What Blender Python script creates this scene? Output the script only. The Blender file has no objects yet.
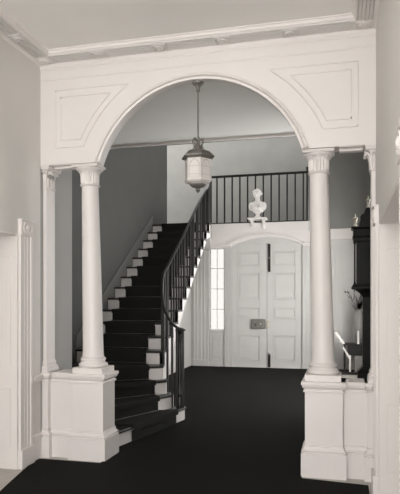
import bpy, bmesh, math, random
from mathutils import Vector, noise
random.seed(7)
scn = bpy.context.scene
COL = scn.collection
PI = math.pi
R = math.radians

# ------------------------------------------------------------------ materials
def mat(name, col, rough=0.6, metal=0.0, var=0.04, scale=6.0, bump=0.0, bscale=60.0, spec=0.5, trans=0.0):
    m = bpy.data.materials.new(name); m.use_nodes = True
    nt = m.node_tree; b = nt.nodes['Principled BSDF']
    b.inputs['Roughness'].default_value = rough
    b.inputs['Metallic'].default_value = metal
    b.inputs['Specular IOR Level'].default_value = spec
    b.inputs['Transmission Weight'].default_value = trans
    tc = nt.nodes.new('ShaderNodeTexCoord')
    nz = nt.nodes.new('ShaderNodeTexNoise'); nz.inputs['Scale'].default_value = scale; nz.inputs['Detail'].default_value = 4
    rp = nt.nodes.new('ShaderNodeValToRGB')
    rp.color_ramp.elements[0].position = 0.3; rp.color_ramp.elements[1].position = 0.7
    rp.color_ramp.elements[0].color = [c*(1-var) for c in col]+[1]
    rp.color_ramp.elements[1].color = [min(1, c*(1+var)) for c in col]+[1]
    nt.links.new(tc.outputs['Object'], nz.inputs['Vector'])
    nt.links.new(nz.outputs['Fac'], rp.inputs['Fac'])
    nt.links.new(rp.outputs['Color'], b.inputs['Base Color'])
    if bump:
        n2 = nt.nodes.new('ShaderNodeTexNoise'); n2.inputs['Scale'].default_value = bscale; n2.inputs['Detail'].default_value = 3
        bp = nt.nodes.new('ShaderNodeBump'); bp.inputs['Strength'].default_value = bump; bp.inputs['Distance'].default_value = 0.01
        nt.links.new(tc.outputs['Object'], n2.inputs['Vector'])
        nt.links.new(n2.outputs['Fac'], bp.inputs['Height'])
        nt.links.new(bp.outputs['Normal'], b.inputs['Normal'])
    return m

M = dict(
    white=mat('white_paint', (.80, .752, .725), .45, var=.015, scale=3, bump=.05, bscale=25),
    door=mat('door_paint', (.63, .612, .588), .4, var=.02, scale=4, bump=.05, bscale=25),
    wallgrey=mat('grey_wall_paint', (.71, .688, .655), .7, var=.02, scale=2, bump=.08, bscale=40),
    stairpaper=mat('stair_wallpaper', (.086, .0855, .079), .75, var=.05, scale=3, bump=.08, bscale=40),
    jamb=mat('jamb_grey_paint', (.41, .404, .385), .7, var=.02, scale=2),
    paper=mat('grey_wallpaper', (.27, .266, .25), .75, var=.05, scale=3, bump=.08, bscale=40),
    ceil=mat('ceiling_paint', (.90, .88, .845), .75, var=.02, scale=2, bump=.05, bscale=30),
    carpet=mat('dark_carpet', (.0098, .0095, .0084), .9, var=.35, scale=90, bump=.6, bscale=220, spec=.10),
    runner=mat('runner_carpet', (.019, .0184, .0165), .85, var=.3, scale=90, bump=.5, bscale=220, spec=.15),
    strgrey=mat('grey_string_paint', (.155, .152, .143), .6, var=.03),
    rodm=mat('dull_rod_metal', (.30, .29, .27), .4, .8),
    reed=mat('shaded_reeding_white', (.70, .67, .645), .5, var=.03),  # dim underside of the cornice put into a greyer white
    lead=mat('pale_lead', (.50, .475, .45), .5, var=.05),
    boards=mat('floor_boards', (.46, .435, .40), .45, var=.12, scale=8),
    tread=mat('dark_stained_wood', (.030, .027, .024), .35, var=.25, scale=14),
    rail=mat('dark_polished_wood', (.014, .0128, .0115), .38, var=.3, scale=18),
    mahog=mat('dark_mahogany', (.011, .010, .0088), .5, spec=.3, var=.35, scale=12),
    brass=mat('aged_brass', (.55, .50, .42), .35, 1.0, var=.15, scale=20),
    pewter=mat('grey_bronze', (.24, .225, .205), .45, .6, var=.15, scale=25),
    milk=mat('milk_glass', (.74, .70, .67), .25, var=.02, scale=8),
    iron=mat('black_iron', (.010, .010, .009), .4, .3),
    steel=mat('lock_metal', (.22, .21, .195), .4, .7, var=.45, scale=55),
    plaster=mat('bust_plaster', (.88, .84, .81), .55, var=.03, scale=12),
    vase=mat('grey_glaze', (.30, .29, .275), .3, var=.08, scale=9),
    leaf=mat('dried_leaf', (.11, .107, .098), .7, var=.2, scale=20),
    cream=mat('cream_paper', (.82, .77, .73), .6),
    box=mat('grey_cloth_board', (.23, .22, .205), .7, var=.08),
    glassdark=mat('dial_glass', (.03, .03, .028), .08),
)
# clear window glass: thin, lets daylight straight through
g = bpy.data.materials.new('window_glass'); g.use_nodes = True
nt = g.node_tree; nt.nodes.remove(nt.nodes['Principled BSDF'])
o_ = nt.nodes['Material Output']
gl = nt.nodes.new('ShaderNodeBsdfGlossy'); gl.inputs['Roughness'].default_value = .05
tr = nt.nodes.new('ShaderNodeBsdfTransparent'); mx = nt.nodes.new('ShaderNodeMixShader')
lw = nt.nodes.new('ShaderNodeLayerWeight'); lw.inputs['Blend'].default_value = .25
tr.inputs['Color'].default_value = (.50, .495, .485, 1)
nt.links.new(lw.outputs['Fresnel'], mx.inputs['Fac'])
nt.links.new(tr.outputs[0], mx.inputs[1]); nt.links.new(gl.outputs[0], mx.inputs[2])
nt.links.new(mx.outputs[0], o_.inputs['Surface'])
M['glass'] = g

# ------------------------------------------------------------------ mesh builder (world coordinates in, origin = parent's place)
class MB:
    def __init__(s): s.v = []; s.f = []
    def add(s, vs, fs):
        n = len(s.v); s.v += [tuple(v) for v in vs]; s.f += [tuple(i+n for i in f) for f in fs]; return s
    def box(s, x0, x1, y0, y1, z0, z1):
        vs = [(x, y, z) for z in (z0, z1) for y in (y0, y1) for x in (x0, x1)]
        return s.add(vs, [(0,2,3,1),(4,5,7,6),(0,1,5,4),(2,6,7,3),(0,4,6,2),(1,3,7,5)])
    def prism(s, poly, z0, z1):
        a = sum(poly[i][0]*poly[(i+1)%len(poly)][1]-poly[(i+1)%len(poly)][0]*poly[i][1] for i in range(len(poly)))
        if a < 0: poly = poly[::-1]
        n = len(poly)
        vs = [(x, y, z0) for x, y in poly]+[(x, y, z1) for x, y in poly]
        return s.add(vs, [tuple(range(n))[::-1], tuple(range(n, 2*n))]+[(i, (i+1)%n, n+(i+1)%n, n+i) for i in range(n)])
    def extrY(s, poly, y0, y1):       # poly in (x, z)
        n = len(poly)
        vs = [(x, y0, z) for x, z in poly]+[(x, y1, z) for x, z in poly]
        return s.add(vs, [tuple(range(n)), tuple(range(n, 2*n))[::-1]]+[(i, n+i, n+(i+1)%n, (i+1)%n) for i in range(n)])
    def extrX(s, poly, x0, x1):       # poly in (y, z)
        n = len(poly)
        vs = [(x0, y, z) for y, z in poly]+[(x1, y, z) for y, z in poly]
        return s.add(vs, [tuple(range(n)), tuple(range(n, 2*n))[::-1]]+[(i, n+i, n+(i+1)%n, (i+1)%n) for i in range(n)])
    def rect(s, x0, x1, y0, y1, prof):   # moulded rectangular block: prof = [(offset, z)]
        vs = []; fs = []
        for o, z in prof:
            vs += [(x0-o, y0-o, z), (x1+o, y0-o, z), (x1+o, y1+o, z), (x0-o, y1+o, z)]
        for k in range(len(prof)-1):
            for i in range(4):
                a = 4*k+i; b = 4*k+(i+1)%4
                fs.append((a, b, b+4, a+4))
        fs.append((3,2,1,0)); t = 4*(len(prof)-1); fs.append((t, t+1, t+2, t+3))
        return s.add(vs, fs)
    def lathe(s, cx, cy, prof, n=32, lobes=0, amp=None, ang=0):
        vs = []; fs = []
        for j, (r, z) in enumerate(prof):
            for i in range(n):
                a = 2*PI*i/n+ang
                rr = r*(1-(amp[j]*(0.5+0.5*math.cos(lobes*a)) if lobes else 0))
                vs.append((cx+rr*math.cos(a), cy+rr*math.sin(a), z))
        for j in range(len(prof)-1):
            for i in range(n):
                a = j*n+i; b = j*n+(i+1)%n
                fs.append((a, b, b+n, a+n))
        fs.append(tuple(range(n))[::-1]); fs.append(tuple(range(len(vs)-n, len(vs))))
        return s.add(vs, fs)
    def tube(s, pts, r, n=8, closed=False, flat=1.0):
        pts = [Vector(p) for p in pts]; N = len(pts); vs = []; fs = []
        for k in range(N):
            a = pts[(k-1) % N] if (closed or k > 0) else pts[k]
            b = pts[(k+1) % N] if (closed or k < N-1) else pts[k]
            t = (b-a).normalized()
            up = Vector((0, 0, 1)) if abs(t.z) < .95 else Vector((1, 0, 0))
            u = t.cross(up).normalized(); w = u.cross(t).normalized()
            rr = r[k] if isinstance(r, (list, tuple)) else r
            for i in range(n):
                q = 2*PI*(i+.5)/n
                vs.append(pts[k]+u*math.cos(q)*rr+w*math.sin(q)*rr*flat)
        for k in range(N if closed else N-1):
            for i in range(n):
                a = k*n+i; b = k*n+(i+1) % n; k2 = (k+1) % N
                fs.append((a, b, k2*n+(i+1) % n, k2*n+i))
        if not closed:
            fs.append(tuple(range(n))[::-1]); fs.append(tuple(range((N-1)*n, N*n)))
        return s.add(vs, fs)
    def arc(s, cx, cz, prof, a0, a1, n=64):     # profile (radius, y) swept about the axis along Y
        vs = []; fs = []; m = len(prof)
        for k in range(n+1):
            a = a0+(a1-a0)*k/n
            for (r, y) in prof: vs.append((cx+r*math.cos(a), y, cz+r*math.sin(a)))
        for k in range(n):
            for i in range(m):
                fs.append((k*m+i, k*m+(i+1) % m, (k+1)*m+(i+1) % m, (k+1)*m+i))
        fs.append(tuple(range(m))); fs.append(tuple(range(n*m, (n+1)*m))[::-1])
        return s.add(vs, fs)
    def ball(s, c, rx, ry, rz, n=20, m=12, rot=None):
        vs = []; fs = []
        for j in range(1, m):
            p = PI*j/m
            for i in range(n):
                a = 2*PI*i/n
                v = Vector((rx*math.sin(p)*math.cos(a), ry*math.sin(p)*math.sin(a), rz*math.cos(p)))
                if rot: v.rotate(rot)
                vs.append(v+Vector(c))
        t = Vector((0, 0, rz)); b = Vector((0, 0, -rz))
        if rot: t.rotate(rot); b.rotate(rot)
        vs += [t+Vector(c), b+Vector(c)]
        T = len(vs)-2; B = T+1
        for j in range(m-2):
            for i in range(n):
                fs.append((j*n+i, (j+1)*n+i, (j+1)*n+(i+1) % n, j*n+(i+1) % n))
        for i in range(n):
            fs.append((T, i, (i+1) % n)); fs.append((B, (m-2)*n+(i+1) % n, (m-2)*n+i))
        return s.add(vs, fs)
    def build(s, name, m, parent=None, bevel=0, smooth=False, at=None):
        org = Vector(at) if at is not None else (parent['_o'] if parent else Vector((0, 0, 0)))
        if not isinstance(org, Vector): org = Vector(org)
        me = bpy.data.meshes.new(name)
        me.from_pydata([tuple(Vector(v)-org) for v in s.v], [], s.f); me.update()
        bm = bmesh.new(); bm.from_mesh(me); bmesh.ops.recalc_face_normals(bm, faces=bm.faces); bm.to_mesh(me); bm.free()
        me.materials.append(M[m])
        o = bpy.data.objects.new(name, me); COL.objects.link(o)
        if parent: o.parent = parent
        else: o.location = org
        o['_o'] = tuple(org)
        if smooth:
            for p in me.polygons: p.use_smooth = True
            md = o.modifiers.new('split', 'EDGE_SPLIT'); md.split_angle = R(smooth if smooth is not True else 40)
        if bevel:
            b = o.modifiers.new('bevel', 'BEVEL'); b.width = bevel; b.segments = 2; b.limit_method = 'ANGLE'; b.angle_limit = R(50)
        return o

def thing(name, label, cat, loc, group=None):
    o = bpy.data.objects.new(name, None); o.empty_display_size = .1
    COL.objects.link(o); o.location = loc; o['_o'] = tuple(loc)
    return tag(o, label, cat, group)
def tag(o, label, cat, group=None):
    o['label'] = label; o['category'] = cat
    if group: o['group'] = group
    return o
def struct(o): o['kind'] = 'structure'; return o
def copy_tree(o, parent=None, shift=None):
    c = o.copy(); COL.objects.link(c)
    if parent: c.parent = parent
    if shift: c.location = o.location+Vector(shift)
    for ch in list(o.children): copy_tree(ch, c)
    return c

# ------------------------------------------------------------------ key sizes (metres)
XL, XR = -2.811, .265            # front room side walls
XC = -1.264                      # axis of the arch
YA = 4.915; YB = 5.095           # arch wall faces
ZS = 2.80                        # underside of the lintels
ZC = 3.81                        # front ceiling
ZA, RA = 2.50, .975              # arch centre and inner radius
XS = -3.45                       # stair wall
XH = .62                         # right wall of the stair hall
YD = 12.774                      # door wall
RIS, GO, Y0 = .1721, .2595, 5.67
ZU = 17*RIS                      # upper floor
ZT = 6.0                         # upper ceiling

# ------------------------------------------------------------------ floors and ceilings
struct(MB().box(-3.6, 2.6, -3.0, YD+.25, -.12, 0).build('floor', 'boards'))
struct(MB().box(XL-.15, 2.6, -3.0, YA+.0, ZC, ZC+.12).build('ceiling', 'ceil'))
struct(MB().box(XS-.1, XH+.1, YB, 7.9, ZC, ZC+.12).build('ceiling_hall', 'ceil'))
struct(MB().box(-7.1, XH+.1, 7.9, 14.8, ZT, ZT+.1).build('ceiling_upper', 'ceil'))
up = MB().box(XS, XH, YD+.02, 14.6, ZU-.05, ZU).box(-7.0, XS, 11.0, 14.6, ZU-.05, ZU)
struct(up.build('floor_upper', 'carpet'))
hd = MB().box(XS-.1, XH+.1, 7.9, 8.0, ZC-.02, ZT)
struct(hd.build('wall_header', 'paper'))
hm = MB().extrX([(7.90, 3.772), (7.862, 3.772), (7.862, 3.786), (7.876, 3.80), (7.876, 3.83), (7.90, 3.83)], XS, XH)
struct(hm.build('trim_header', 'white'))

# ------------------------------------------------------------------ arch wall
def arch_poly(rad):
    dx0 = math.sqrt(rad*rad-(ZS-ZA)**2)
    a0 = math.atan2(ZS-ZA, dx0)
    pts = [(XL, ZS), (XL, ZC), (XR, ZC), (XR, ZS)]
    n = 72
    for k in range(n+1):
        a = a0+(PI-2*a0)*k/n
        pts.append((XC+rad*math.cos(a), ZA+rad*math.sin(a)))
    return pts
aw = MB().extrY(arch_poly(RA), YA, YA+.045)
aw.extrY(arch_poly(RA+.045), YA+.045, YB)
aw = struct(aw.build('wall_arch', 'white'))
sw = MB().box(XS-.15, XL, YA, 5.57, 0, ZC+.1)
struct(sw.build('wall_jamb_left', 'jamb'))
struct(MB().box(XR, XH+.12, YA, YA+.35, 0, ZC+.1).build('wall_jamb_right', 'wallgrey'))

# archivolt: stepped band round the arch, ending on the lintels
a0 = math.asin((ZS-ZA)/1.0)
av = MB().arc(XC, ZA, [(RA-.004, YA+.02), (RA-.004, YA-.030), (RA+.014, YA-.034), (RA+.018, YA-.014), (RA+.024, YA-.010), (RA+.030, YA-.034), (RA+.040, YA-.040), (RA+.048, YA-.034), (RA+.050, YA-.008), (RA+.058, YA-.006), (RA+.058, YA+.02)], a0, PI-a0, 80)
struct(av.build('trim_arch', 'white', smooth=35))
# bead panels on both spandrels
def arcpts(rad, z0, z1, side, n=24):
    a_0 = math.asin((z0-ZA)/rad); a_1 = math.asin((z1-ZA)/rad)
    return [(XC+side*rad*math.cos(a_0+(a_1-a_0)*k/n), ZA+rad*math.sin(a_0+(a_1-a_0)*k/n)) for k in range(n+1)]
for i, sd in enumerate((-1, 1)):
    pb = MB()
    for (xo, zt, zb, rad) in ((1.385, 3.502, 2.958, 1.19), (1.332, 3.436, 3.025, 1.245)):
        P2 = [(XC+sd*xo, zb), (XC+sd*xo, zt)]+arcpts(rad, zb, zt, sd)[::-1]
        P3 = [(x, YA-.001, z) for x, z in P2]
        D = []
        for k in range(len(P3)):
            A = Vector(P3[k]); Bv = Vector(P3[(k+1) % len(P3)])
            nseg = max(1, int((Bv-A).length/.06))
            D += [A.lerp(Bv, q/nseg) for q in range(nseg)]
        pb.tube(D, .0065, 6, closed=True)
    struct(pb.build('trim_spandrel_%s' % ('left' if sd < 0 else 'right'), 'white', smooth=60))
# fillets under the cornice
fl = MB().rect(XL, XR, YA-.002, YA+.02, [(0, 3.700), (.006, 3.706), (.006, 3.722), (.012, 3.728), (.018, 3.742), (.018, 3.757), (0, 3.760)])
struct(fl.build('trim_frieze', 'white'))
struct(MB().rect(XL, XR, YA-.001, YA+.02, [(0, 3.60), (.004, 3.604), (.004, 3.612), (0, 3.616)]).build('trim_frieze_bead', 'white'))
# lintel soffit frames between columns and side walls
for nm, xa, xb in (('left', XL+.10, -2.50), ('right', -.03, XR-.10)):
    t = MB().box(xa, xb, YA+.085, YA+.16, ZS-.022, ZS+.004).box(xa, xb, YA+.015, YA+.04, ZS-.006, ZS+.004)
    struct(t.build('trim_lintel_'+nm, 'white', bevel=.003))

# ------------------------------------------------------------------ cornice round the front room
PC = .185
def cornice(axis):
    m = MB()
    prof = [(0, 3.74), (0, 3.812), (PC+.012, 3.812), (PC+.012, 3.803), (PC, 3.798), (PC, 3.778), (PC-.012, 3.770), (.03, 3.762), (.018, 3.748)]
    if axis == 'arch':
        m.extrX([(YA-p, z) for p, z in prof], XL, XR)
        for q in range(0): m.tube([(XL, YA-.045-q*.022, 3.762+q*.0016), (XR, YA-.045-q*.022, 3.762+q*.0016)], .0065, 6)
    else:
        x0, sg = (XL, 1) if axis == 'left' else (XR, -1)
        y0 = -3.0 if axis == 'left' else 2.3
        m.extrY([(x0+sg*p, z) for p, z in prof], y0, YA)
        for q in range(0): m.tube([(x0+sg*(.045+q*.022), y0, 3.762+q*.0016), (x0+sg*(.045+q*.022), YA, 3.762+q*.0016)], .0065, 6)
    return m
cn = {}
for ax in ('arch', 'left', 'right'):
    cn[ax] = struct(cornice(ax).build('trim_cornice_'+ax, 'white', smooth=30))
def reeds(axis):
    m = MB(); N = 5
    for q in range(N):
        p = .043+q*.029; z = 3.7635+q*.0015
        if axis == 'arch': m.tube([(XL, YA-p, z), (XR, YA-p, z)], .0125, 8)
        else:
            x0, sg = (XL, 1) if axis == 'left' else (XR, -1)
            m.tube([(x0+sg*p, -3.0 if axis == 'left' else 2.3, z), (x0+sg*p, YA, z)], .0125, 8)
    return m.build('reeding', 'reed', cn[axis], smooth=60)
for ax in cn: reeds(ax)
def rosette(x, y, alongx=True):
    m = MB().rect(x-.055, x+.055, y-.058, y+.058, [(0, 3.768), (0, 3.752), (-.004, 3.750)])
    m.lathe(x, y, [(.042, 3.754), (.042, 3.742), (.030, 3.738), (.022, 3.746), (.014, 3.738), (.004, 3.737)], 16)
    for s_ in (-1, 1):
        if alongx: m.box(x+s_*.062-.006, x+s_*.062+.006, y-.062, y+.062, 3.748, 3.770)
        else: m.box(x-.062, x+.062, y+s_*.062-.006, y+s_*.062+.006, 3.748, 3.770)
    return m
for x in (-2.16, -1.583, -1.006, -.429): rosette(x, YA-.098).build('rosette', 'reed', cn['arch'], smooth=30)
for x in (XL+.095, XR-.095): rosette(x, YA-.098).build('corner_block', 'white', cn['arch'], smooth=30)
for y in (4.35, 3.77, 3.19): rosette(XL+.098, y, False).build('rosette', 'reed', cn['left'], smooth=30)

# ------------------------------------------------------------------ front room side walls, doorway cases
struct(MB().box(XL-.5, XL, -3.0, 2.62, 0, ZC).box(XL-.5, XL, 2.62, 4.53, 2.10, ZC).box(XL-.5, XL, 4.53, YA-.001, 0, ZC).build('wall_left', 'wallgrey'))
struct(MB().box(XR, XR+.5, 2.3, 2.62, 0, ZC).box(XR, XR+.5, 2.62, 4.53, 2.10, ZC).box(XR, XR+.5, 4.53, YA-.001, 0, ZC)
       .box(XR+.5, 2.6, 2.3, 2.45, 0, ZC).box(2.6, 2.7, -3.0, 2.45, 0, ZC).build('wall_right', 'wallgrey'))
def doorway(sd, n):
    x0 = XL if sd < 0 else XR; s = 1 if sd < 0 else -1
    def bx(m, p0, p1, y0, y1, z0, z1):
        a, b = x0+s*p0, x0+s*p1
        return m.box(min(a, b), max(a, b), y0, y1, z0, z1)
    lf = MB(); bx(lf, -.49, -.45, 2.64, 4.51, 0, 2.10)
    for y0, y1 in ((2.74, 3.50), (3.66, 4.41)):
        for z0, z1 in ((.2, .72), (.92, 1.5), (1.62, 1.98)):
            bx(lf, -.452, -.44, y0, y1, z0, z1)
    bx(lf, -.5, 0, 4.512, 4.535, 0, 2.098); bx(lf, -.5, 0, 2.615, 2.638, 0, 2.098)
    bx(lf, -.5, -.002, 2.6, 4.54, 2.085, 2.102)
    for z0, z1 in ((.2, .72), (.92, 1.9)):
        bx(lf, -.40, -.06, 4.505, 4.513, z0, z1)
    d = struct(lf.build('door_%d' % n, 'white', bevel=.004))
    c = MB()
    for (y0, y1) in ((4.53, 4.735), (2.415, 2.62)):
        bx(c, 0, .018, y0+.004, y1-.004, .16, 2.098)
        for a, b, t in ((0, .04, .026), (.068, .086, .022), (.118, .136, .022), (.168, .205, .028)): bx(c, 0, t, y0+a, y0+b, .16, 2.10)
        bx(c, 0, .045, y0-.006, y1+.006, 0, .17)
    c.build('door_case', 'white', d, bevel=.003)
    for y in (4.6325, 2.5175):
        k = MB(); bx(k, 0, .034, y-.105, y+.105, 2.10, 2.225)
        bx(k, 0, .040, y-.110, y+.110, 2.095, 2.106); bx(k, 0, .044, y-.110, y+.110, 2.222, 2.236)
        for q in range(20):
            a = 2*PI*q/20; b2 = 2*PI*(q+1)/20
            k.tube([(x0+s*.035, y+.07*math.cos(a), 2.163+.046*math.sin(a)), (x0+s*.035, y+.07*math.cos(b2), 2.163+.046*math.sin(b2))], .009, 6)
        k.ball((x0+s*.034, y, 2.163), .02, .032, .03, 10, 8)
        k.build('corner_block', 'white', d, bevel=.002)
doorway(-1, 3); doorway(1, 4)
# skirting and chair rail on the wall strip beside the left casing
for nm, x0, s in (('left', XL, 1), ('right', XR, -1)):
    m = MB()
    def bb(p, y0, y1, z0, z1):
        m.box(min(x0, x0+s*p), max(x0, x0+s*p), y0, y1, z0, z1)
    bb(.016, 4.77, YA-.0, 0, .20); bb(.024, 4.77, YA, .20, .225); bb(.010, 4.77, YA, .225, .25)
    struct(m.build('baseboard_'+nm, 'white', bevel=.003))
    m = MB(); bb(.014, 4.77, YA, .735, .752); bb(.030, 4.77, YA, .765, .80); bb(.02, 4.77, YA, .752, .765)
    struct(m.build('trim_dado_'+nm, 'white', bevel=.002))

# ------------------------------------------------------------------ columns on pedestals
PXL, PXR, PY = -2.336, -.158, 5.085
BASEP = [(.032, 0), (.032, .205), (.018, .209), (.018, .216), (.028, .220), (.029, .228), (.014, .240), (.006, .258), (.010, .262), (.009, .270), (0, .274)]
CAPP = [(0, .722), (.012, .724), (.013, .732), (.011, .739), (.001, .742), (.001, .750), (.010, .754), (.022, .768), (.025, .776), (.016, .779), (.016, .783), (.030, .786), (.030, .810), (.024, .815)]
def pedestal(x, label, group):
    t = thing('column_pedestal', label, 'pedestal', (x, PY, 0), group)
    h, d = .158, .142
    MB().rect(x-h, x+h, PY-d, PY+d, BASEP).build('base', 'white', t, bevel=.002)
    MB().rect(x-h, x+h, PY-d, PY+d, [(0, .274), (0, .722)]).build('shaft', 'white', t, bevel=.003)
    MB().rect(x-h, x+h, PY-d, PY+d, CAPP).build('cap', 'white', t, bevel=.002)
    return t
pedestal(PXL, 'white panelled pedestal under the left column at the foot of the stairs', 'column pedestals')
pedestal(PXR, 'white panelled pedestal under the right column, in front of the double doors', 'column pedestals')
def column(x, label):
    t = thing('column', label, 'column', (x, PY, .815), 'arch columns')
    lean = -.0208                                # the old columns lean a little to the left
    def put(m, name, **kw):
        m.v = [(a+lean*(c-.95), b, c) for a, b, c in m.v]
        return m.build(name, 'white', t, **kw)
    put(MB().rect(x-.152, x+.152, PY-.147, PY+.147, [(0, .815), (0, .866), (-.004, .870)]), 'plinth', bevel=.002)
    prof = [(.128, .870), (.138, .878), (.140, .890), (.134, .904), (.122, .910), (.114, .918), (.113, .930), (.119, .936), (.123, .945), (.119, .954), (.110, .959), (.104, .966)]
    put(MB().lathe(x, PY, prof, 40), 'base', smooth=50)
    prof = [(.104, .966), (.101, .98)]
    for k in range(13):
        u = k/12; prof.append((.0995-.0195*u**1.1, 1.0+(2.61-1.0)*u))
    put(MB().lathe(x, PY, prof, 48), 'shaft', smooth=60)
    cp = [(.080, 2.605), (.092, 2.608), (.097, 2.616), (.092, 2.624), (.084, 2.627), (.086, 2.632), (.090, 2.65), (.091, 2.70), (.093, 2.728), (.102, 2.736), (.105, 2.743), (.098, 2.746), (.110, 2.752), (.126, 2.762), (.132, 2.772), (.130, 2.778)]
    amp = [0]*5+[.05, .14, .14, .10, .03, .0, .0, .05, .05, .02, 0]
    put(MB().lathe(x, PY, cp, 120, 20, amp), 'capital', smooth=50)
    put(MB().rect(x-.122, x+.128, PY-.128, PY+.06, [(0, 2.776), (.006, 2.780), (.010, 2.788), (.010, ZS)]), 'abacus', bevel=.002)
    return t
column(-2.3405, 'smooth white column with fluted leaf capital, left of the arch beside the stairs')
column(-.1686, 'smooth white column with fluted leaf capital, right of the arch beside the dark clock')

# low walls between pedestals and side walls, pilasters on their ends
def low_wall(nm, xa, xb):
    m = MB().rect(xa, xb, YA+.085, YB+.12, BASEP).rect(xa, xb, YA+.085, YB+.12, [(0, .27), (0, .73)]).rect(xa, xb, YA+.085, YB+.12, CAPP)
    struct(m.build('wall_low_'+nm, 'white', bevel=.002))
low_wall('left', XL+.036, PXL-.16); low_wall('right', PXR+.16, XR-.036)
def pilaster(sd, label):
    x0 = XL if sd < 0 else XR; s = 1 if sd < 0 else -1
    t = thing('pilaster', label, 'pilaster', (x0+s*.03, PY, 0), 'wall pilasters')
    def X(a, b): return (min(x0+s*a, x0+s*b), max(x0+s*a, x0+s*b))
    xa, xb = X(0, .034)
    pd = MB().rect(*X(0, .062), YA+.030, YB+.12, BASEP).rect(*X(0, .062), YA+.030, YB+.12, [(0, .27), (0, .73)]).rect(*X(0, .062), YA+.030, YB+.12, CAPP)
    pd.build('pedestal', 'white', t, bevel=.002)
    MB().rect(xa, xb, YA+.05, YB+.04, [(.028, .815), (.028, .846), (.022, .848), (.026, .86), (.018, .874), (.008, .880), (.008, .892), (.012, .90), (.004, .918), (0, .93)]).build('base', 'white', t, bevel=.002)
    MB().rect(xa, xb, YA+.05, YB+.04, [(0, .93), (0, 2.59)]).build('shaft', 'white', t, bevel=.002)
    m = MB().rect(xa, xb, YA+.05, YB+.04, [(0, 2.59), (.006, 2.593), (.006, 2.604), (0, 2.608), (.002, 2.70), (.010, 2.74), (.02, 2.768)])
    # upright flutes that curl out at the top, on the face towards the column and on the front
    for q in range(3):
        y = YA+.075+q*.052
        P = [(x0+s*(.034+o), y, z) for o, z in ((.002, 2.61), (.005, 2.69), (.014, 2.725), (.034, 2.748), (.05, 2.752), (.053, 2.738), (.040, 2.728))]
        m.tube(P, .013, 8)
    for q in range(2):
        x = x0+s*(.010+.018*q)
        P = [(x, YA+.05-o, z) for o, z in ((.0, 2.61), (.004, 2.69), (.01, 2.72), (.022, 2.745), (.03, 2.748), (.03, 2.736))]
        m.tube(P, .009, 8)
    m.build('capital', 'white', t, smooth=45)
    MB().rect(*X(0, .075), YA+.015, YB+.07, [(0, 2.764), (.006, 2.770), (.006, 2.782), (.012, 2.786), (.012, ZS)]).build('abacus', 'white', t, bevel=.002)
pilaster(-1, 'slender white pilaster with curled fluted capital against the left wall')
pilaster(1, 'slender white pilaster with curled fluted capital against the right wall, by the clock')

# ------------------------------------------------------------------ stair hall walls
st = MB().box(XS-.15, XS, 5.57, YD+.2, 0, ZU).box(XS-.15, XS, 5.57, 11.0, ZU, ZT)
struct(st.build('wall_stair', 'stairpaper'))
wn = MB().box(XS-.01, XS+.012, 9.6, YD, 0, 2.05).box(XS, XS+.02, 9.6, YD, 0, .17).box(XS, XS+.024, 9.6, YD, .84, .885)
for y in (9.75, 10.75, 11.75): wn.rect(XS+.01, XS+.016, y, y+.9, [(0, .98), (0, 1.95)])
struct(wn.build('trim_wainscot_stair', 'door', bevel=.003))
HW = ((8.0, 9.4), (10.0, 11.4))  # openings added in the unseen side wall to let fill light in
m = MB().box(XH, XH+.15, YA+.35, 14.8, 0, .5).box(XH, XH+.15, YA+.35, 14.8, 3.4, ZT)
for a, b in ((YA+.35, 8.0), (9.4, 10.0), (11.4, 14.8)): m.box(XH, XH+.15, a, b, .5, 3.4)
struct(m.build('wall_hall_right', 'paper'))
for n, (a, b) in enumerate(HW, 3):
    m = MB().box(XH+.05, XH+.09, a, a+.05, .5, 3.4).box(XH+.05, XH+.09, b-.05, b, .5, 3.4).box(XH+.05, XH+.09, a, b, .5, .56).box(XH+.05, XH+.09, a, b, 3.34, 3.4).box(XH+.05, XH+.09, a, b, 1.93, 1.98).box(XH+.055, XH+.085, (a+b)/2-.012, (a+b)/2+.012, .5, 3.4)
    struct(m.build('window_%d' % n, 'white'))  # unseen window frame, added to dress the fill light opening
struct(MB().box(-7.1, XH, 14.6, 14.75, ZU-.05, ZT).build('wall_upper_back', 'paper'))
struct(MB().box(-7.15, -7.0, 11.0, 14.75, ZU-.2, ZT).box(-7.0, XS-.15, 10.9, 11.0, ZU-.2, ZT).build('wall_upper_left', 'paper'))
# door wall, with the two sidelight openings and the double door opening
DX0, DXM, DX1 = -2.462, -1.655, -.880
SL = (-2.993, -2.632); SR = (-.668, -.351)
dw = MB()
T0, T1 = YD, YD+.2
for a, b, z0, z1 in ((XS, SL[0], 0, 3.275), (SL[0], SL[1], 0, .838), (SL[0], SL[1], 2.722, 3.275), (SL[1], DX0, 0, 3.275), (DX0, DX1, 2.806, 3.275),
                     (DX1, SR[0], 0, 3.275), (SR[0], SR[1], 0, .838), (SR[0], SR[1], 2.722, 3.275), (SR[1], XH, 0, 2.95)):
    dw.box(a, b, T0, T1, z0, z1)
dw.box(DX0-.01, DX1+.01, YD+.07, YD+.12, 0, 2.81)  # unseen backing board, added to stop daylight leaking round the leaves
struct(dw.build('wall_door', 'door'))
struct(MB().box(-.745, XH, T0+.001, T1, 2.95, ZT).build('wall_upper_right', 'paper'))
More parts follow.
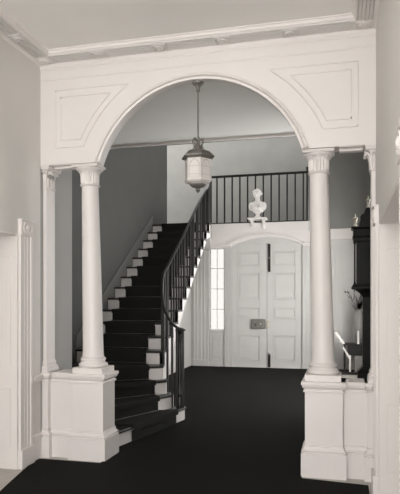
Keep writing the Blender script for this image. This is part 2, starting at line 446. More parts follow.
# entablature bands, flat over the sidelights and segmental over the doors
tb = MB()
for a, b in ((XS, SL[0]-.09), (SR[1]+.09, XH)):
    tb.rect(a, b, T0-.03, T0+.01, [(0, 2.835), (.012, 2.842), (.012, 2.858), (.0, 2.866), (0, 3.06), (.01, 3.066), (.01, 3.078), (0, 3.082)])
struct(tb.build('trim_entablature', 'white', bevel=.002))
tb = MB()
for a, b in ((-3.08, DX0-.02), (DX1+.02, -.262)):
    tb.rect(a, b, T0-.03, T0+.01, [(0, 2.724), (.008, 2.730), (.008, 2.742), (.022, 2.752), (.026, 2.768), (.026, 2.782), (.01, 2.80), (0, 2.805)])
struct(tb.build('trim_lintel_door', 'white', bevel=.002))
ch = (DX1-DX0)/2+.09; rise = .225
RD = (ch*ch+rise*rise)/(2*rise); zc_ = 2.79+rise-RD
ad = math.asin(ch/RD)
tb = MB().arc((DX0+DX1)/2, zc_, [(RD-.075, T0+.01), (RD-.075, T0-.018), (RD-.055, T0-.03), (RD-.02, T0-.034), (RD-.008, T0-.07), (RD+.012, T0-.074), (RD+.016, T0-.02), (RD+.016, T0+.01)], PI/2-ad, PI/2+ad, 40)
struct(tb.build('trim_arch_door', 'white', smooth=35))
struct(MB().extrY([(-3.08, 2.79), (-3.08, 3.06), (-.26, 3.06), (-.26, 2.79)]+[((DX0+DX1)/2+(RD-.06)*math.sin(ad*(1-q/12)), zc_+(RD-.06)*math.cos(ad*(1-q/12))) for q in range(25)], T0-.006, T0+.01).box(-2.96, -.748, T0-.010, T0+.01, 3.055, 3.268).build('trim_fascia', 'white', bevel=.003))
# casings: fluted strips each side of the sidelights
tb = MB()
for a, b in ((-3.36, SL[0]-.012), (SL[1]+.012, DX0-.014), (DX1+.014, SR[0]-.012), (SR[1]+.012, -.0)):
    tb.box(a+.003, b-.003, T0-.022, T0+.005, .01, 2.722)
    n = 4 if b-a > .2 else 2
    for q in range(n+1):
        x = a+(b-a-.02)*q/n
        tb.box(x, x+.02, T0-.034, T0-.015, .16, 2.70)
    tb.box(a-.004, b+.004, T0-.045, T0, 0, .16)
struct(tb.build('trim_door_case', 'door', bevel=.003))
tb = MB().box(XS, -3.35, T0-.018, T0+.01, 0, .17).box(XS, -3.35, T0-.022, T0+.01, .84, .885).box(.0, XH, T0-.018, T0+.01, 0, .17)
struct(tb.build('baseboard_door', 'door', bevel=.003))
def panel(m, x0, x1, z0, z1, y, arch=False):
    # sunk field with raised moulding frame
    w = .016
    m.box(x0, x1, y-.010, y+.01, z0, z0+w).box(x0, x1, y-.010, y+.01, z1-w, z1).box(x0, x0+w, y-.010, y+.01, z0, z1).box(x1-w, x1, y-.010, y+.01, z0, z1)
    m.rect(x0+.05, x1-.05, y-.005, y+.02, [(-.0, z0+.05), (0, z1-.05)])
def leaf(nm, x0, x1, px0, px1):
    y = YD+.012
    m = MB()
    rows = ((.145, .735), (1.105, 1.372), (1.53, 2.145), (2.29, 2.63))
    m.box(x0, px0, y, y+.05, 0, 2.806).box(px1, x1, y, y+.05, 0, 2.806)
    zz = [0]+[q for r_ in rows for q in r_]+[2.806]
    for k in range(0, len(zz), 2): m.box(px0, px1, y, y+.05, zz[k], zz[k+1])
    for z0, z1 in rows:
        m.box(px0, px1, y+.024, y+.045, z0, z1)
        # sloped field
        m.add([(px0, y+.024, z0), (px1, y+.024, z0), (px1, y+.024, z1), (px0, y+.024, z1),
               (px0+.07, y+.008, z0+.07), (px1-.07, y+.008, z0+.07), (px1-.07, y+.008, z1-.07), (px0+.07, y+.008, z1-.07)],
              [(0,1,5,4),(1,2,6,5),(2,3,7,6),(3,0,4,7),(4,5,6,7)])
        w = .02
        for a in (px0, px1-w): m.box(a, a+w, y-.008, y+.03, z0, z1)
        for a in (z0, z1-w): m.box(px0, px1, y-.008, y+.03, a, a+w)
    return struct(m.build(nm, 'door', bevel=.003))
d1 = leaf('door_1', DX0+.006, DXM-.004, -2.332, -1.812)
d2 = leaf('door_2', DXM+.004, DX1-.006, -1.530, -1.010)
lk = MB().box(-2.015, -1.70, YD-.035, YD+.014, .878, 1.095).box(-2.0, -1.715, YD-.042, YD, .893, 1.08)
lk = lk.build('lock_box', 'steel', d1, bevel=.006)
MB().lathe(0, 0, [(.012, 0), (.012, .03), (.026, .045), (.026, .065), (.01, .075)], 16).build('tmp', 'brass')  # template for the knob
kn = bpy.data.objects['tmp']; kn.name = 'door_knob'; kn.parent = lk; kn.rotation_euler = (R(90), 0, 0); kn.location = (-1.79, YD-.035, .99)
for p in kn.data.polygons: p.use_smooth = True
kh = MB().box(-1.925, -1.90, YD-.048, YD-.03, .94, .99).build('key_plate', 'iron', lk)
MB().box(-1.672, -1.615, YD-.034, YD+.014, .90, 1.06).build('strike_box', 'brass', d2, bevel=.006)
for nm, z0, z1 in (('upper', 2.16, 2.785), ('lower', .02, .31)):
    b = MB().box(-1.632, -1.578, YD-.012, YD+.013, z0, z1)
    zc0 = (z0+z1)/2
    b.tube([(-1.605, YD-.016, z0+.015), (-1.605, YD-.016, z1-.015)], .011, 8)
    bo = b.build('bolt', 'iron', d2)
    MB().box(-1.62, -1.59, YD-.04, YD-.012, zc0-.02 if nm == 'upper' else z1-.02, zc0+.02 if nm == 'upper' else z1+.03).build('bolt_knob', 'steel', bo, bevel=.004)
for z in (.35, 1.30, 2.50):
    MB().lathe(DX1+.002, YD+.004, [(.009, z-.06), (.009, z+.06)], 10).build('hinge', 'door', d2)
    MB().lathe(DX0-.002, YD+.004, [(.009, z-.06), (.009, z+.06)], 10).build('hinge', 'door', d1)
# sidelights
for n, (a, b) in enumerate((SL, SR), 1):
    fr = MB().box(a-.012, a+.014, YD-.01, YD+.09, .838, 2.722).box(b-.014, b+.012, YD-.01, YD+.09, .838, 2.722).box(a, b, YD-.01, YD+.09, .826, .852).box(a, b, YD-.01, YD+.09, 2.708, 2.73)
    w = struct(fr.build('window_%d' % n, 'door', bevel=.002))
    mu = MB().box((a+b)/2-.006, (a+b)/2+.006, YD+.04, YD+.075, .85, 2.71)
    for z in (1.315, 1.785, 2.255): mu.box(a, b, YD+.04, YD+.075, z-.007, z+.007)
    mu.build('muntins', 'white', w)
    MB().box(a+.01, b-.01, YD+.055, YD+.059, .85, 2.71).build('glass', 'glass', w)
    ap = MB(); panel(ap, a+.02, b-.02, .15, .74, YD-.0); ap.box(a-.01, b+.01, YD-.03, YD+.01, .80, .83).box(a-.01, b+.01, YD-.02, YD+.01, 0, .09)
    for q0, q1, q2, q3 in ((.10, .118, .25, .64), (.245, .263, .25, .64)): ap.box(a+q0, a+q1, YD-.012, YD+.004, q2, q3)
    ap.box(a+.10, a+.263, YD-.012, YD+.004, .25, .268).box(a+.10, a+.263, YD-.012, YD+.004, .622, .64)
    ap.build('apron', 'door', w, bevel=.002)

# ------------------------------------------------------------------ staircase
Ls = {1: (-2.235, 5.42), 2: (-2.62, 5.45), 3: (-3.07, 5.60), 4: (XS, 5.90)}
Rs = {1: (-1.935, 6.885), 2: (-2.075, 6.755), 3: (-2.15, 6.785), 4: (-2.205, 6.83)}
def xstr(k): return -2.235-.0100*(k-5)
for k in range(5, 19):
    Ls[k] = (XS, Y0+k*GO); Rs[k] = (xstr(k), Y0+k*GO)
POLY = {1: [Ls[1], Rs[1], (-1.95, 6.97), (-2.05, 6.98), Rs[2], Ls[2]],
        2: [Ls[2], Rs[2], (-2.08, 6.91), (-2.14, 6.93), Rs[3], Ls[3], (XL, 5.60), (XL, 5.45)],
        3: [Ls[3], Rs[3], (-2.16, 6.93), (-2.20, 6.95), Rs[4], Ls[4], (XS, 5.60)],
        4: [Ls[4], Rs[4], (-2.215, 6.965), Rs[5], Ls[5]]}
for k in range(5, 17): POLY[k] = [Ls[k], Rs[k], Rs[k+1], Ls[k+1]]
LAND = [(XS, Y0+17*GO), (xstr(17), Y0+17*GO), (-2.95, YD-.002), (XS, YD-.002)]
POLY[17] = LAND
stair = thing('staircase', 'open string staircase with white riser ends and dark treads rising along the left wall', 'staircase', (-2.6, 7.0, 0))
def front_n(k):
    d = Vector((Rs[k][0]-Ls[k][0], Rs[k][1]-Ls[k][1])).normalized()
    return Vector((d.y, -d.x)), d
for k in range(1, 18):
    z = k*RIS
    nrm, d = front_n(k)
    p = list(POLY[k])
    over = .026
    q0 = Vector(p[0])+nrm*over; q1 = Vector(p[1])+nrm*over+d*.006
    pt = [tuple(q0), tuple(q1)]+[(x+(.006 if (i == 2 and 5 <= k < 17) else 0), y) for i, (x, y) in enumerate(p[2:], 2)]
    pt = [p[0]]+pt+[p[1]] if False else pt
    MB().prism(pt, z-.028, z).build('tread', 'tread', stair, bevel=.006)
    if k <= 4:
        MB().prism(p, 0, z-.028).build('riser', 'white', stair)
    else:
        MB().prism([p[0], p[1], (p[1][0], p[1][1]+.02), (p[0][0], p[0][1]+.02)], z-RIS, z-.028).build('riser', 'white', stair)
# outer string: stepped top, raking underside; raking soffit slab
zz = [(Rs[5][1], 0.60)]
for k in range(5, 18):
    zz.append((Y0+k*GO, (k-1)*RIS)) if k > 5 else None
    zz.append((Y0+k*GO, k*RIS-.028))
zz.append((Y0+17*GO+.10, 17*RIS-.028)); zz.append((Y0+17*GO+.10, 17*RIS-.24))
slope = RIS/GO
low = [(Y0+16.3*GO, 15.3*RIS-.012), (Y0+13*GO, 12*RIS-.014), (Y0+10*GO, 9*RIS-.045), (Y0+7.5*GO, 6.4*RIS-.12), (Y0+6*GO, 4.6*RIS-.2), (Y0+5.2*GO, 3*RIS-.2), (Y0+5*GO, .25)]
sm = MB(); pr = zz+low
n = len(pr)
def xs_at(y): return -2.235-.0100*((y-Y0)/GO-5)
sm.add([(xs_at(y)-.001, y, z) for y, z in pr]+[(xs_at(y)-.05, y, z) for y, z in pr], [tuple(range(n)), tuple(range(n, 2*n))[::-1]]+[(i, (i+1) % n, n+(i+1) % n, n+i) for i in range(n)])
sm.build('string', 'white', stair)
so = MB()
L2 = low[:5]
so.add([(xs_at(y)-.03, y, z) for y, z in L2]+[(XS, y, z) for y, z in L2]+[(xs_at(y)-.03, y, z+.05) for y, z in L2]+[(XS, y, z+.05) for y, z in L2],
       [(i, i+1, 5+i+1, 5+i) for i in range(4)]+[(10+i, 15+i, 15+i+1, 10+i+1) for i in range(4)]+[(i, 10+i, 10+i+1, i+1) for i in range(4)]+[(5+i, 6+i, 16+i, 15+i) for i in range(4)]+[(0, 5, 15, 10), (4, 14, 19, 9)])
so.build('soffit', 'white', stair)
MB().prism([(x, y+(.022 if y < 12 else 0)) for x, y in LAND], ZU-.24, ZU-.030).build('landing', 'white', stair)
# wall string on the left
ws = MB()
a = (Y0+5*GO, 5*RIS); b = (Y0+17*GO, 17*RIS)
ws.extrX([(a[0]-.02, a[1]-.2), (a[0]-.02, a[1]+.16), (b[0], b[1]+.16), (b[0], b[1]-.2)], XS, XS+.008)
ws.extrX([(a[0]-.02, a[1]+.15), (a[0]-.02, a[1]+.185), (b[0], b[1]+.185), (b[0], b[1]+.15)], XS, XS+.014)
ws.build('wall_string', 'strgrey', stair)
# stair rail
RP = [(-2.005, 6.905, 1.145), (-1.955, 6.895, 1.14), (-1.925, 6.845, 1.14), (-1.945, 6.79, 1.15), (-2.01, 6.785, 1.18), (-2.10, 6.85, 1.245), (-2.20, 6.91, 1.394), (-2.262, 7.0, 1.597), (-2.285, 7.11, 1.835), (-2.295, 7.36, 1.98),
      (-2.305, 7.864, 2.29), (-2.317, 8.424, 2.635), (-2.36, 9.21, 3.10), (-2.41, 9.87, 3.44), (-2.43, 10.25, 3.60), (-2.52, 10.75, 3.79), (-2.72, 11.7, 4.06), (-2.925, 12.66, 4.33)]
def catmull(P, n=6):
    P = [Vector(p) for p in P]; out = []
    for i in range(len(P)-1):
        p0 = P[max(i-1, 0)]; p1 = P[i]; p2 = P[i+1]; p3 = P[min(i+2, len(P)-1)]
        for k in range(n):
            t = k/n
            out.append(.5*((2*p1)+(p2-p0)*t+(2*p0-5*p1+4*p2-p3)*t*t+(3*p1-p0-3*p2+p3)*t**3))
    out.append(P[-1]); return out
RC = catmull(RP, 8)
MB().tube(RC, 0.020, 10, flat=.85).build('handrail', 'rail', stair, smooth=60)
def tread_top(x, y):
    if y < Y0+5*GO:
        if x > -2.085: return RIS
        if x > -2.165: return 2*RIS
        if x > -2.215: return 3*RIS
        return 4*RIS
    return min(17, int((y-Y0)/GO+1e-6))*RIS
def stick(m, x, y, z0, z1, r=.0115):
    m.box(x-r, x+r, y-r, y+r, z0, z1); return m
acc = 0; last = RC[0]; nxt = .05
for p in RC[1:]:
    acc += ((p.x-last.x)**2+(p.y-last.y)**2)**.5; last = p
    if acc >= nxt and p.y < 12.6:
        low_ = p.y < 7.3
        nxt += .088 if low_ else .13
        stick(MB(), p.x, p.y, tread_top(p.x, p.y), p.z-.012, .012 if low_ else .0105).build('baluster', 'rail', stair)
nw = MB().lathe(-1.985, 6.865, [(.040, RIS), (.040, .30), (.034, .31), (.042, .33), (.028, .36), (.031, .5), (.033, .7), (.028, .95), (.026, 1.03), (.036, 1.05), (.030, 1.07), (.040, 1.10), (.058, 1.125), (.058, 1.15), (.03, 1.168)], 16)
nw.build('newel', 'rail', stair, smooth=45)

# carpet runner: one strip folded over every step
rn = MB()
def lerp2(a, b, t): return (a[0]+(b[0]-a[0])*t, a[1]+(b[1]-a[1])*t)
RUNL = {}; RUNR = {}
for k in range(1, 18):
    nrm, d = front_n(k); L = (Vector(Rs[k])-Vector(Ls[k])).length
    t0 = .19 if k >= 5 else .26
    t1 = {1: .24, 2: .245, 3: .165, 4: .18, 5: .23, 6: .28, 7: .26}.get(k, .24)
    RUNL[k] = Vector(Ls[k])+d*t0; RUNR[k] = Vector(Rs[k])-d*t1
for k in range(1, 18):
    nrm, d = front_n(k); z = k*RIS; zb = z-RIS
    a, b = RUNL[k], RUNR[k]
    if k < 17: e, f_ = RUNL[k+1], RUNR[k+1]
    else: e, f_ = Vector((XS+.1, YD-.3)), Vector((-2.95, YD-.35))
    o1 = .012; o2 = .040; top = .010
    def P(v, n_, zz_): return (v.x+n_.x, v.y+n_.y, zz_)
    n2 = front_n(k+1)[0] if k < 17 else nrm
    lp = []
    for (v, w) in ((a, e), (b, f_)):
        lp.append([P(v, nrm*o1, zb+(.0 if k > 1 else .0)), P(v, nrm*o1, z-.046), P(v, nrm*o2, z-.044), P(v, nrm*o2, z+top-.004), P(v, nrm*(o2-.006), z+top), P(w, n2*o1, z+top)])
    m_ = len(lp[0])
    rn.add(lp[0]+lp[1], [(i, i+1, m_+i+1, m_+i) for i in range(m_-1)])
ro = rn.build('stair_runner', 'runner')
for k in range(2, 18):
    nrm, d = front_n(k); z = (k-1)*RIS+.017
    a = RUNL[k]+nrm*.022-d*.03; b = RUNR[k]+nrm*.022+d*.03
    MB().tube([(a.x, a.y, z), (b.x, b.y, z)], .003, 8).build('stair_rod', 'rodm', ro)
ro.modifiers.new('thick', 'SOLIDIFY').thickness = .006
tag(ro, 'black carpet runner folded over the steps of the staircase', 'stair carpet')

# ------------------------------------------------------------------ hall carpet
ca = MB().prism([(-2.79, 4.72), (-2.67, 4.19), (-2.5, 3.5), (-2.45, 3.2), (.1, 3.2), (.2, 3.5), (.2, 4.80), (-.34, 4.86), (-.34, 5.33), (-.06, 5.33), (-.06, YD-.06), (XS+.04, YD-.06), (XS+.04, 7.6), (-2.28, 7.2), (-2.02, 6.95), (-2.02, 6.7), (-2.26, 5.44), (-2.17, 5.30), (-2.17, 4.86), (-2.79, 4.86)], 0, .010)
tag(ca.build('carpet', 'carpet'), 'large plain black carpet covering the floor under the arch and hall', 'carpet')

# ------------------------------------------------------------------ balcony balustrade
bal = thing('balcony_balustrade', 'dark wooden balustrade with plain square balusters above the double doors', 'balustrade', (-1.85, YD+.02, 3.275))
MB().box(-2.99, -.76, YD-.002, YD+.05, 4.335, 4.385).build('handrail', 'rail', bal, bevel=.01)
MB().box(-2.97, -.76, YD+.002, YD+.05, 3.275, 3.30).build('bottom_rail', 'rail', bal, bevel=.004)
for k in range(12):
    stick(MB(), -2.812+k*.1783, YD+.026, 3.30, 4.34, .0155).build('baluster', 'rail', bal)
MB().rect(-2.985, -2.935, YD+.0, YD+.05, [(0, 3.275), (0, 4.34)]).build('newel', 'rail', bal, bevel=.004)
MB().rect(-.785, -.75, YD-.01, YD+.04, [(0, 3.275), (0, 4.42), (.008, 4.43), (.008, 4.46), (-.01, 4.475)]).build('newel', 'rail', bal, bevel=.004)

# ------------------------------------------------------------------ bracket shelf and bust
SX, SY = -1.848, YD-.135
sh = thing('bracket_shelf', 'small white shelf on two scroll brackets above the double doors', 'shelf', (SX, YD, 3.3))
MB().rect(SX-.19, SX+.19, SY-.11, YD-.002, [(.0, 3.318), (.012, 3.325), (.02, 3.335), (.02, 3.352), (.014, 3.356)]).build('board', 'plaster', sh, bevel=.003)
for s_ in (-1, 1):
    x = SX+s_*.13
    b = MB().extrX([(YD-.002, 3.318), (YD-.19, 3.318), (YD-.20, 3.295), (YD-.185, 3.27), (YD-.13, 3.255), (YD-.08, 3.235), (YD-.055, 3.20), (YD-.05, 3.165), (YD-.03, 3.14), (YD-.002, 3.135)], x-.028, x+.028)
    b.build('bracket', 'plaster', sh, bevel=.006)
zb = 3.356
bu = thing('bust', 'white bust of a draped woman on the small shelf above the doors', 'bust', (SX, SY, zb))
MB().lathe(SX, SY, [(.078, zb), (.078, zb+.022), (.066, zb+.034), (.05, zb+.05), (.044, zb+.075), (.05, zb+.10), (.060, zb+.115)], 24).build('socle', 'plaster', bu, smooth=45)
from mathutils import Euler
b = MB()
b.ball((SX, SY, zb+.27), .175, .095, .115)                                  # shoulders
b.ball((SX-.14, SY+.005, zb+.262), .062, .075, .098); b.ball((SX+.14, SY+.005, zb+.262), .062, .075, .098)
b.ball((SX, SY-.03, zb+.20), .125, .085, .115)                             # chest
b.ball((SX, SY-.005, zb+.135), .07, .06, .06)
b.ball((SX-.06, SY-.085, zb+.225), .055, .045, .05); b.ball((SX+.06, SY-.085, zb+.225), .055, .045, .05)
b.tube([(SX, SY+.005, zb+.32), (SX, SY-.002, zb+.39), (SX-.004, SY-.012, zb+.455)], [.078, .056, .054], 14)
hc = Vector((SX-.012, SY-.02, zb+.53))
b.ball(hc, .080, .094, .108)                                                # skull
b.ball(hc+Vector((-.004, -.035, -.045)), .056, .058, .068)                 # jaw
b.ball(hc+Vector((-.006, -.078, -.094)), .022, .02, .018)                  # chin
b.tube([hc+Vector((-.006, -.086, .018)), hc+Vector((-.006, -.112, -.028)), hc+Vector((-.006, -.092, -.040))], [.009, .014, .010], 8)
b.ball(hc+Vector((-.006, -.087, -.064)), .020, .011, .008)                  # lips
for s_ in (-1, 1):
    b.ball(hc+Vector((-.006+s_*.030, -.080, .022)), .022, .014, .008)      # brow
    b.ball(hc+Vector((-.006+s_*.028, -.076, .002)), .012, .011, .008)      # eye
    b.ball(hc+Vector((s_*.072, .0, -.012)), .010, .020, .028)              # ear
# drapery folds
for q in range(5):
    t = q/4
    b.tube([(SX-.17+.03*t, SY-.03-.03*t, zb+.335-.045*t), (SX-.06, SY-.105-.005*q, zb+.245-.03*t), (SX+.06, SY-.105, zb+.205-.022*q), (SX+.155-.02*t, SY-.05, zb+.25-.03*q)], .013, 8)
bo = b.build('figure', 'plaster', bu)
rm = bo.modifiers.new('remesh', 'REMESH'); rm.mode = 'VOXEL'; rm.voxel_size = .0075; rm.use_smooth_shade = True
smm = bo.modifiers.new('smooth', 'SMOOTH'); smm.factor = .5; smm.iterations = 3
hb = MB()
hb.ball(hc+Vector((0, .022, .028)), .095, .092, .098)
for q in range(9):                                                         # wavy hair swept back
    a = -1.25+2.5*q/8
    P = [hc+Vector((math.sin(a)*.066, -.062*math.cos(a*.6)-.012, .058+.030*math.cos(a)-.018)), hc+Vector((math.sin(a)*.088, -.01, .066*math.cos(a*.8)+.026)), hc+Vector((math.sin(a)*.07, .06, .03*math.cos(a)+.03)), hc+Vector((.02, .105, .015))]
    hb.tube(catmull(P, 4), .015, 8)
hb.ball(hc+Vector((.085, .055, .018)), .034, .036, .034)                   # knot of hair at the side
hb.ball(hc+Vector((.03, .10, .01)), .05, .04, .045)
ho = hb.build('hair', 'plaster', bu)
rm = ho.modifiers.new('remesh', 'REMESH'); rm.mode = 'VOXEL'; rm.voxel_size = .0075; rm.use_smooth_shade = True
smm = ho.modifiers.new('smooth', 'SMOOTH'); smm.factor = .5; smm.iterations = 2

# ------------------------------------------------------------------ hanging lantern
LX, LY = -1.267, 4.972
la = thing('hanging_lantern', 'six sided white glass lantern with bronze roof hanging on a rod from the arch', 'lantern', (LX, LY, 3.475))
MB().lathe(LX, LY, [(.03, 3.524), (.03, 3.484), (.052, 3.478), (.054, 3.468), (.048, 3.456), (.040, 3.450), (.022, 3.432), (.014, 3.405), (.018, 3.395), (.011, 3.385)], 24).build('ceiling_rose', 'pewter', la, smooth=50)
MB().lathe(LX, LY, [(.0075, 3.39), (.0075, 2.95)], 10).build('rod', 'pewter', la, smooth=True)
A0 = R(-63.7)
def hexring(r, z): return [(LX+r*math.cos(A0+k*PI/3), LY+r*math.sin(A0+k*PI/3), z) for k in range(6)]
cr = MB().lathe(LX, LY, [(.014, 2.955), (.022, 2.945), (.012, 2.93), (.02, 2.915), (.026, 2.90), (.028, 2.875), (.036, 2.85)], 16)
for k in range(6):
    a = A0+k*PI/3; c_, s_ = math.cos(a), math.sin(a)
    P = [(LX+c_*r_, LY+s_*r_, z) for r_, z in ((.015, 2.945), (.035, 2.965), (.052, 2.955), (.05, 2.93), (.04, 2.91), (.046, 2.878), (.06, 2.856))]
    cr.tube(catmull(P, 4), .0055, 6)
cr.build('crown', 'pewter', la, smooth=60)
rf = MB()
vs = []
rings = [(.05, 2.852), (.102, 2.848), (.110, 2.842), (.148, 2.805), (.156, 2.802), (.155, 2.790), (.146, 2.784), (.128, 2.781), (.12, 2.770), (.06, 2.772)]
for r_, z in rings: vs += hexring(r_, z)
fs = [(6*j+i, 6*j+(i+1) % 6, 6*j+6+(i+1) % 6, 6*j+6+i) for j in range(len(rings)-1) for i in range(6)]
rf.add(vs, fs+[tuple(range(6)), tuple(range(len(vs)-6, len(vs)))])
rf.build('roof', 'pewter', la, bevel=.002)
RG = .123; ZG0, ZG1 = 2.585, 2.772
H1 = hexring(RG, ZG1); H0 = hexring(RG, ZG0)
for k in range(6):
    a1, b1, a0_, b0_ = Vector(H1[k]), Vector(H1[(k+1) % 6]), Vector(H0[k]), Vector(H0[(k+1) % 6])
    pn = MB(); cen = Vector((LX, LY, 0))
    nrm = ((a1+b1)/2-cen); nrm.z = 0; nrm.normalize(); inn = -nrm*.004
    pn.add([a0_, b0_, b1, a1, a0_+inn, b0_+inn, b1+inn, a1+inn], [(0,1,2,3),(7,6,5,4),(0,4,5,1),(1,5,6,2),(2,6,7,3),(3,7,4,0)])
    gp = pn.build('glass_panel', 'milk', la)
    tr_ = MB()
    def pt(u, v): return a0_.lerp(b0_, u)+(a1-a0_)*v+nrm*.003
    for s2 in (0, 1):
        tr_.tube(catmull([pt(.12+.0*s2 if s2 == 0 else .88, .60), pt(.16 if s2 == 0 else .84, .74), pt(.32 if s2 == 0 else .68, .87), pt(.5, .95)], 4), .0035, 5)
    for vv in (.22, .60): tr_.tube([pt(.08, vv), pt(.92, vv)], .0022, 5)
    tr_.tube([pt(.12, .1), pt(.12, .60)], .002, 5); tr_.tube([pt(.88, .1), pt(.88, .60)], .002, 5)
    tr_.build('tracery', 'lead', gp)
    MB().tube([a0_, a1], .0042, 6).build('rib', 'lead', la)
bt = MB(); vs = []
rings = [(.126, 2.60), (.132, 2.592), (.128, 2.578), (.108, 2.565), (.080, 2.556), (.072, 2.550)]
for r_, z in rings: vs += hexring(r_, z)
bt.add(vs, [(6*j+i, 6*j+(i+1) % 6, 6*j+6+(i+1) % 6, 6*j+6+i) for j in range(len(rings)-1) for i in range(6)]+[tuple(range(6)), tuple(range(len(vs)-6, len(vs)))])
bt.build('bottom', 'milk', la)
MB().lathe(LX, LY, [(.074, 2.552), (.070, 2.540), (.050, 2.527), (.024, 2.520), (.017, 2.508), (.023, 2.498), (.013, 2.487), (.004, 2.478)], 20).build('finial', 'pewter', la, smooth=50)

# ------------------------------------------------------------------ tall case clock
CX, CY = .338, 7.84
ck = thing('tall_case_clock', 'tall dark wooden case clock with brass finials behind the right column', 'clock', (CX, CY, 0))
MB().rect(CX-.15, CX+.15, CY-.12, CY+.12, [(.02, 0), (.02, .10), (.008, .115), (0, .13), (0, .56), (.01, .575), (-.02, .60), (-.06, .64)]).build('base', 'mahog', ck, bevel=.003)
tk = MB().rect(CX-.085, CX+.085, CY-.09, CY+.09, [(.02, .60), (0, .65), (0, 1.55), (.012, 1.57), (.03, 1.60), (.07, 1.635), (.11, 1.66)])
tk.build('trunk', 'mahog', ck, bevel=.003)
MB().box(CX-.062, CX+.062, CY-.102, CY-.088, .72, 1.46).build('trunk_door', 'mahog', ck, bevel=.004)
MB().rect(CX-.205, CX+.205, CY-.14, CY+.12, [(.0, 1.655), (.022, 1.662), (.022, 1.69), (.012, 1.70), (.005, 1.72)]).build('hood_base', 'mahog', ck, bevel=.002)
hd = MB().rect(CX-.165, CX+.165, CY-.10, CY+.12, [(0, 1.715), (0, 2.29)])
hd = hd.build('hood', 'mahog', ck, bevel=.002)
for s_ in (-1, 1):
    MB().lathe(CX+s_*.188, CY-.125, [(.016, 1.72), (.016, 1.74), (.011, 1.75), (.010, 2.24), (.016, 2.255), (.016, 2.285)], 12).build('hood_column', 'mahog', ck, smooth=45)
hdoor = MB().box(CX-.15, CX+.15, CY-.118, CY-.10, 1.75, 2.26)
hdoor = hdoor.build('hood_door', 'mahog', ck, bevel=.003)
MB().box(CX-.118, CX+.118, CY-.1215, CY-.117, 1.80, 2.20).build('dial_glass', 'glassdark', hdoor)
MB().rect(CX-.205, CX+.205, CY-.14, CY+.12, [(-.02, 2.28), (.0, 2.285), (.0, 2.33), (.012, 2.34), (.004, 2.36), (.0, 2.44), (.02, 2.455), (.028, 2.462), (.028, 2.474)]).build('cornice', 'mahog', ck, bevel=.002)
MB().extrY([(CX-.135, 2.474), (CX-.13, 2.52), (CX-.115, 2.56), (CX-.118, 2.60), (CX-.10, 2.635), (CX-.075, 2.645), (CX-.055, 2.69), (CX-.045, 2.72), (CX+.045, 2.72), (CX+.055, 2.69), (CX+.075, 2.645), (CX+.10, 2.635), (CX+.118, 2.60), (CX+.115, 2.56), (CX+.13, 2.52), (CX+.135, 2.474)], CY-.12, CY-.08).build('pediment', 'mahog', ck, bevel=.004)
def finial(x, z, sc=1.0):
    p = [(.010, 0), (.024, .008), (.026, .022), (.014, .034), (.016, .05), (.026, .075), (.029, .10), (.036, .112), (.036, .120), (.018, .128), (.010, .142), (.013, .155), (.006, .17), (.002, .185)]
    return MB().lathe(x, CY-.10, [(r_*sc, z+h_*sc) for r_, h_ in p], 16)
for x, z, sc in ((CX-.185, 2.474, .98), (CX+.185, 2.474, .98), (CX-.022, 2.718, .9)): finial(x, z, sc).build('finial', 'brass', ck, smooth=50)

# ------------------------------------------------------------------ table by the door wall and what stands on it
TY = 12.22
tb = thing('side_table', 'dark wooden side table with a raised pale flap, behind the right pedestal', 'table', (.24, TY, 0))
MB().box(.0, .55, TY-.22, TY+.22, .60, .626).build('table_top', 'mahog', tb, bevel=.005)
MB().box(.10, .53, TY-.19, TY+.19, .40, .60).build('drawer_box', 'mahog', tb, bevel=.004)
for x in (.035, .515):
    for y in (TY-.185, TY+.185):
        MB().rect(x-.018, x+.018, y-.018, y+.018, [(0, .05), (.004, .2), (0, .60)]).build('leg', 'mahog', tb, bevel=.003)
MB().rect(-.09, .56, TY-.23, TY+.23, [(.0, .0), (.0, .048), (-.01, .055)]).build('base', 'mahog', tb, bevel=.004)
def slab(p0, p1, th, y0, y1):
    a = Vector((p0[0], 0, p0[1])); b = Vector((p1[0], 0, p1[1])); d = (b-a).normalized(); n_ = Vector((-d.z, 0, d.x))*th
    return MB().extrY([(a.x, a.z), (b.x, b.z), (b.x+n_.x, b.z+n_.z), (a.x+n_.x, a.z+n_.z)], y0, y1)
slab((.045, .618), (-.135, .885), .045, TY-.21, TY+.10).build('flap', 'cream', tb, bevel=.003)['label'] = 'raised cream coloured flap'
slab((.155, .335), (.02, .565), .036, TY-.235, TY-.195).build('brace', 'cream', tb, bevel=.003)['label'] = 'slanted cream coloured brace'
tag(MB().box(.125, .158, TY-.2, TY-.05, .055, .395).build('book', 'cream', at=(.14, TY-.12, .055), bevel=.003), 'thin cream book standing upright under the side table', 'book')
tag(MB().box(.235, .455, TY-.21, TY-.02, .055, .385).build('storage_box', 'box', at=(.345, TY-.11, .055), bevel=.005), 'plain grey box standing under the side table', 'box')
tag(MB().lathe(.305, TY-.14, [(.026, .626), (.026, .64), (.022, .645), (.022, .885), (.018, .892), (.003, .894), (.002, .91)], 14).build('candle', 'cream', at=(.305, TY-.14, .626), smooth=45), 'thick white candle standing on the dark side table', 'candle')
tag(MB().lathe(.41, TY-.15, [(.022, .626), (.026, .64), (.026, .685), (.018, .695), (.018, .705), (.006, .712)], 14).build('jar', 'cream', at=(.41, TY-.15, .626), smooth=45), 'little white jar right of the candle on the side table', 'jar')
VX, VY = .322, TY+.08
vz = .626
tag(MB().lathe(VX, VY, [(.055, vz), (.058, vz+.015), (.075, vz+.05), (.10, vz+.16), (.116, vz+.30), (.118, vz+.42), (.105, vz+.54), (.075, vz+.62), (.045, vz+.655), (.040, vz+.68), (.050, vz+.70), (.046, vz+.705), (.034, vz+.68)], 28).build('vase', 'vase', at=(VX, VY, vz), smooth=50), 'tall grey round vase holding a twig on the side table', 'vase')
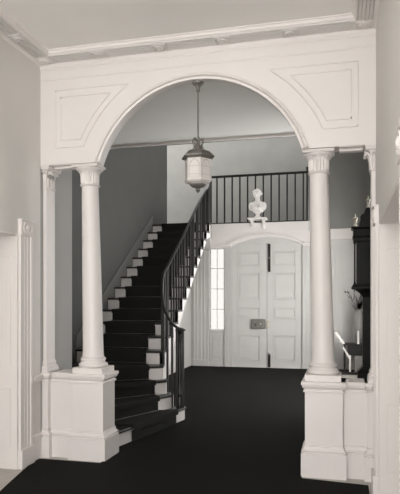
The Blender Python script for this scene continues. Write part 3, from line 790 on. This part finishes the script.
tw = thing('dried_branch', 'bare forked twig with dried leaves rising from the grey vase', 'branch', (VX, VY, vz+.6))
sb = MB()
def T(u, w, dy=0): return (VX+u, VY+dy, vz+w)
sb.tube([T(0, .55), T(-.02, .72), T(-.07, .80), T(-.13, .87), T(-.15, .95), T(-.20, 1.03)], [.012, .012, .011, .010, .008, .006], 6)
sb.tube([T(-.13, .87), T(-.09, .97), T(-.10, 1.06)], [.009, .008, .005], 6)
sb.tube([T(-.15, .95), T(-.19, .95), T(-.23, 1.0)], [.008, .007, .005], 6)
sb.tube([T(-.20, 1.03), T(-.25, 1.06), T(-.29, 1.05)], [.007, .007, .005], 6)
sb.build('stem', 'leaf', tw, smooth=60)
def lf(base, tip, w):
    a = Vector(base); b_ = Vector(tip); d = b_-a; sd = Vector((d.z, 0, -d.x)).normalized()*w
    P = [a, a.lerp(b_, .35)+sd, b_, a.lerp(b_, .35)-sd]; o = Vector((0, .006, 0))
    return MB().add([p-o for p in P]+[p+o for p in P], [(0,1,2,3),(7,6,5,4),(0,4,5,1),(1,5,6,2),(2,6,7,3),(3,7,4,0)])
for bs, tp, w in ((T(0, .64), T(-.06, 1.0), .05), (T(0, .64), T(.05, 1.10), .055), (T(.01, .64), T(.10, 1.0), .05), (T(-.01, .64), T(-.14, .82), .035), (T(-.20, 1.03), T(-.235, 1.10), .02), (T(-.25, 1.06), T(-.30, 1.09), .018), (T(-.10, 1.06), T(-.075, 1.13), .016)):
    lf(bs, tp, w).build('leaf', 'leaf', tw)

# ------------------------------------------------------------------ daylight and added fill lights
w = bpy.data.worlds.new('daylight'); scn.world = w; w.use_nodes = True
bg = w.node_tree.nodes['Background']; bg.inputs['Color'].default_value = (1.0, .998, .992, 1); bg.inputs['Strength'].default_value = 4.05
def area(name, loc, rot, sx, sy, e, spread=180):
    l = bpy.data.lights.new(name, 'AREA'); l.shape = 'RECTANGLE'; l.size = sx; l.size_y = sy; l.energy = e; l.color = (1, .998, .99); l.spread = R(spread)
    o = bpy.data.objects.new(name, l); COL.objects.link(o); o.location = loc; o.rotation_euler = rot
    return o
def sun(name, d, e, ang):
    l = bpy.data.lights.new(name, 'SUN'); l.energy = e; l.angle = R(ang); l.color = (1, .998, .99)
    o = bpy.data.objects.new(name, l); COL.objects.link(o); o.location = (-1, -6, 6)
    o.rotation_euler = Vector(d).to_track_quat('-Z', 'Y').to_euler()
sun('low_sun', (.20, 1, -.06), .32, 40)
area('rear_fill_light', (-1.0, -2.7, 2.5), (R(90), 0, 0), 1.8, 1.8, 72)  # added soft fill at the open rear end, no window there
for a, b in HW: area('hall_fill_light', (XH+.12, (a+b)/2, 1.95), (0, R(90), 0), 2.9, b-a, 66)  # added fill behind the unseen hall openings
area('upper_fill_light', (-2.4, 13.6, ZT-.03), (0, 0, 0), 6.0, 1.6, 75)  # added fill under the closed upper ceiling, brightens the back wall
area('upper_window_light', (-6.8, 12.8, 4.6), (0, R(-90), 0), 1.6, 2.4, 140)

# ------------------------------------------------------------------ camera
cd = bpy.data.cameras.new('camera'); cam = bpy.data.objects.new('camera', cd); COL.objects.link(cam)
cam.location = (0, 0, 1.5); cam.rotation_euler = (R(90), 0, .2461)
cd.sensor_width = 36; cd.sensor_fit = 'AUTO'; cd.lens = 568.86*36/494
cd.shift_y = (301.2-247)/494; cd.clip_start = .05
scn.camera = cam
for o in list(bpy.data.objects):
    if '_o' in o.keys(): del o['_o']
vs_ = scn.view_settings
vs_.view_transform = 'Standard'; vs_.look = 'None'; vs_.gamma = 1; vs_.use_curve_mapping = False
vs_.exposure = 0.0
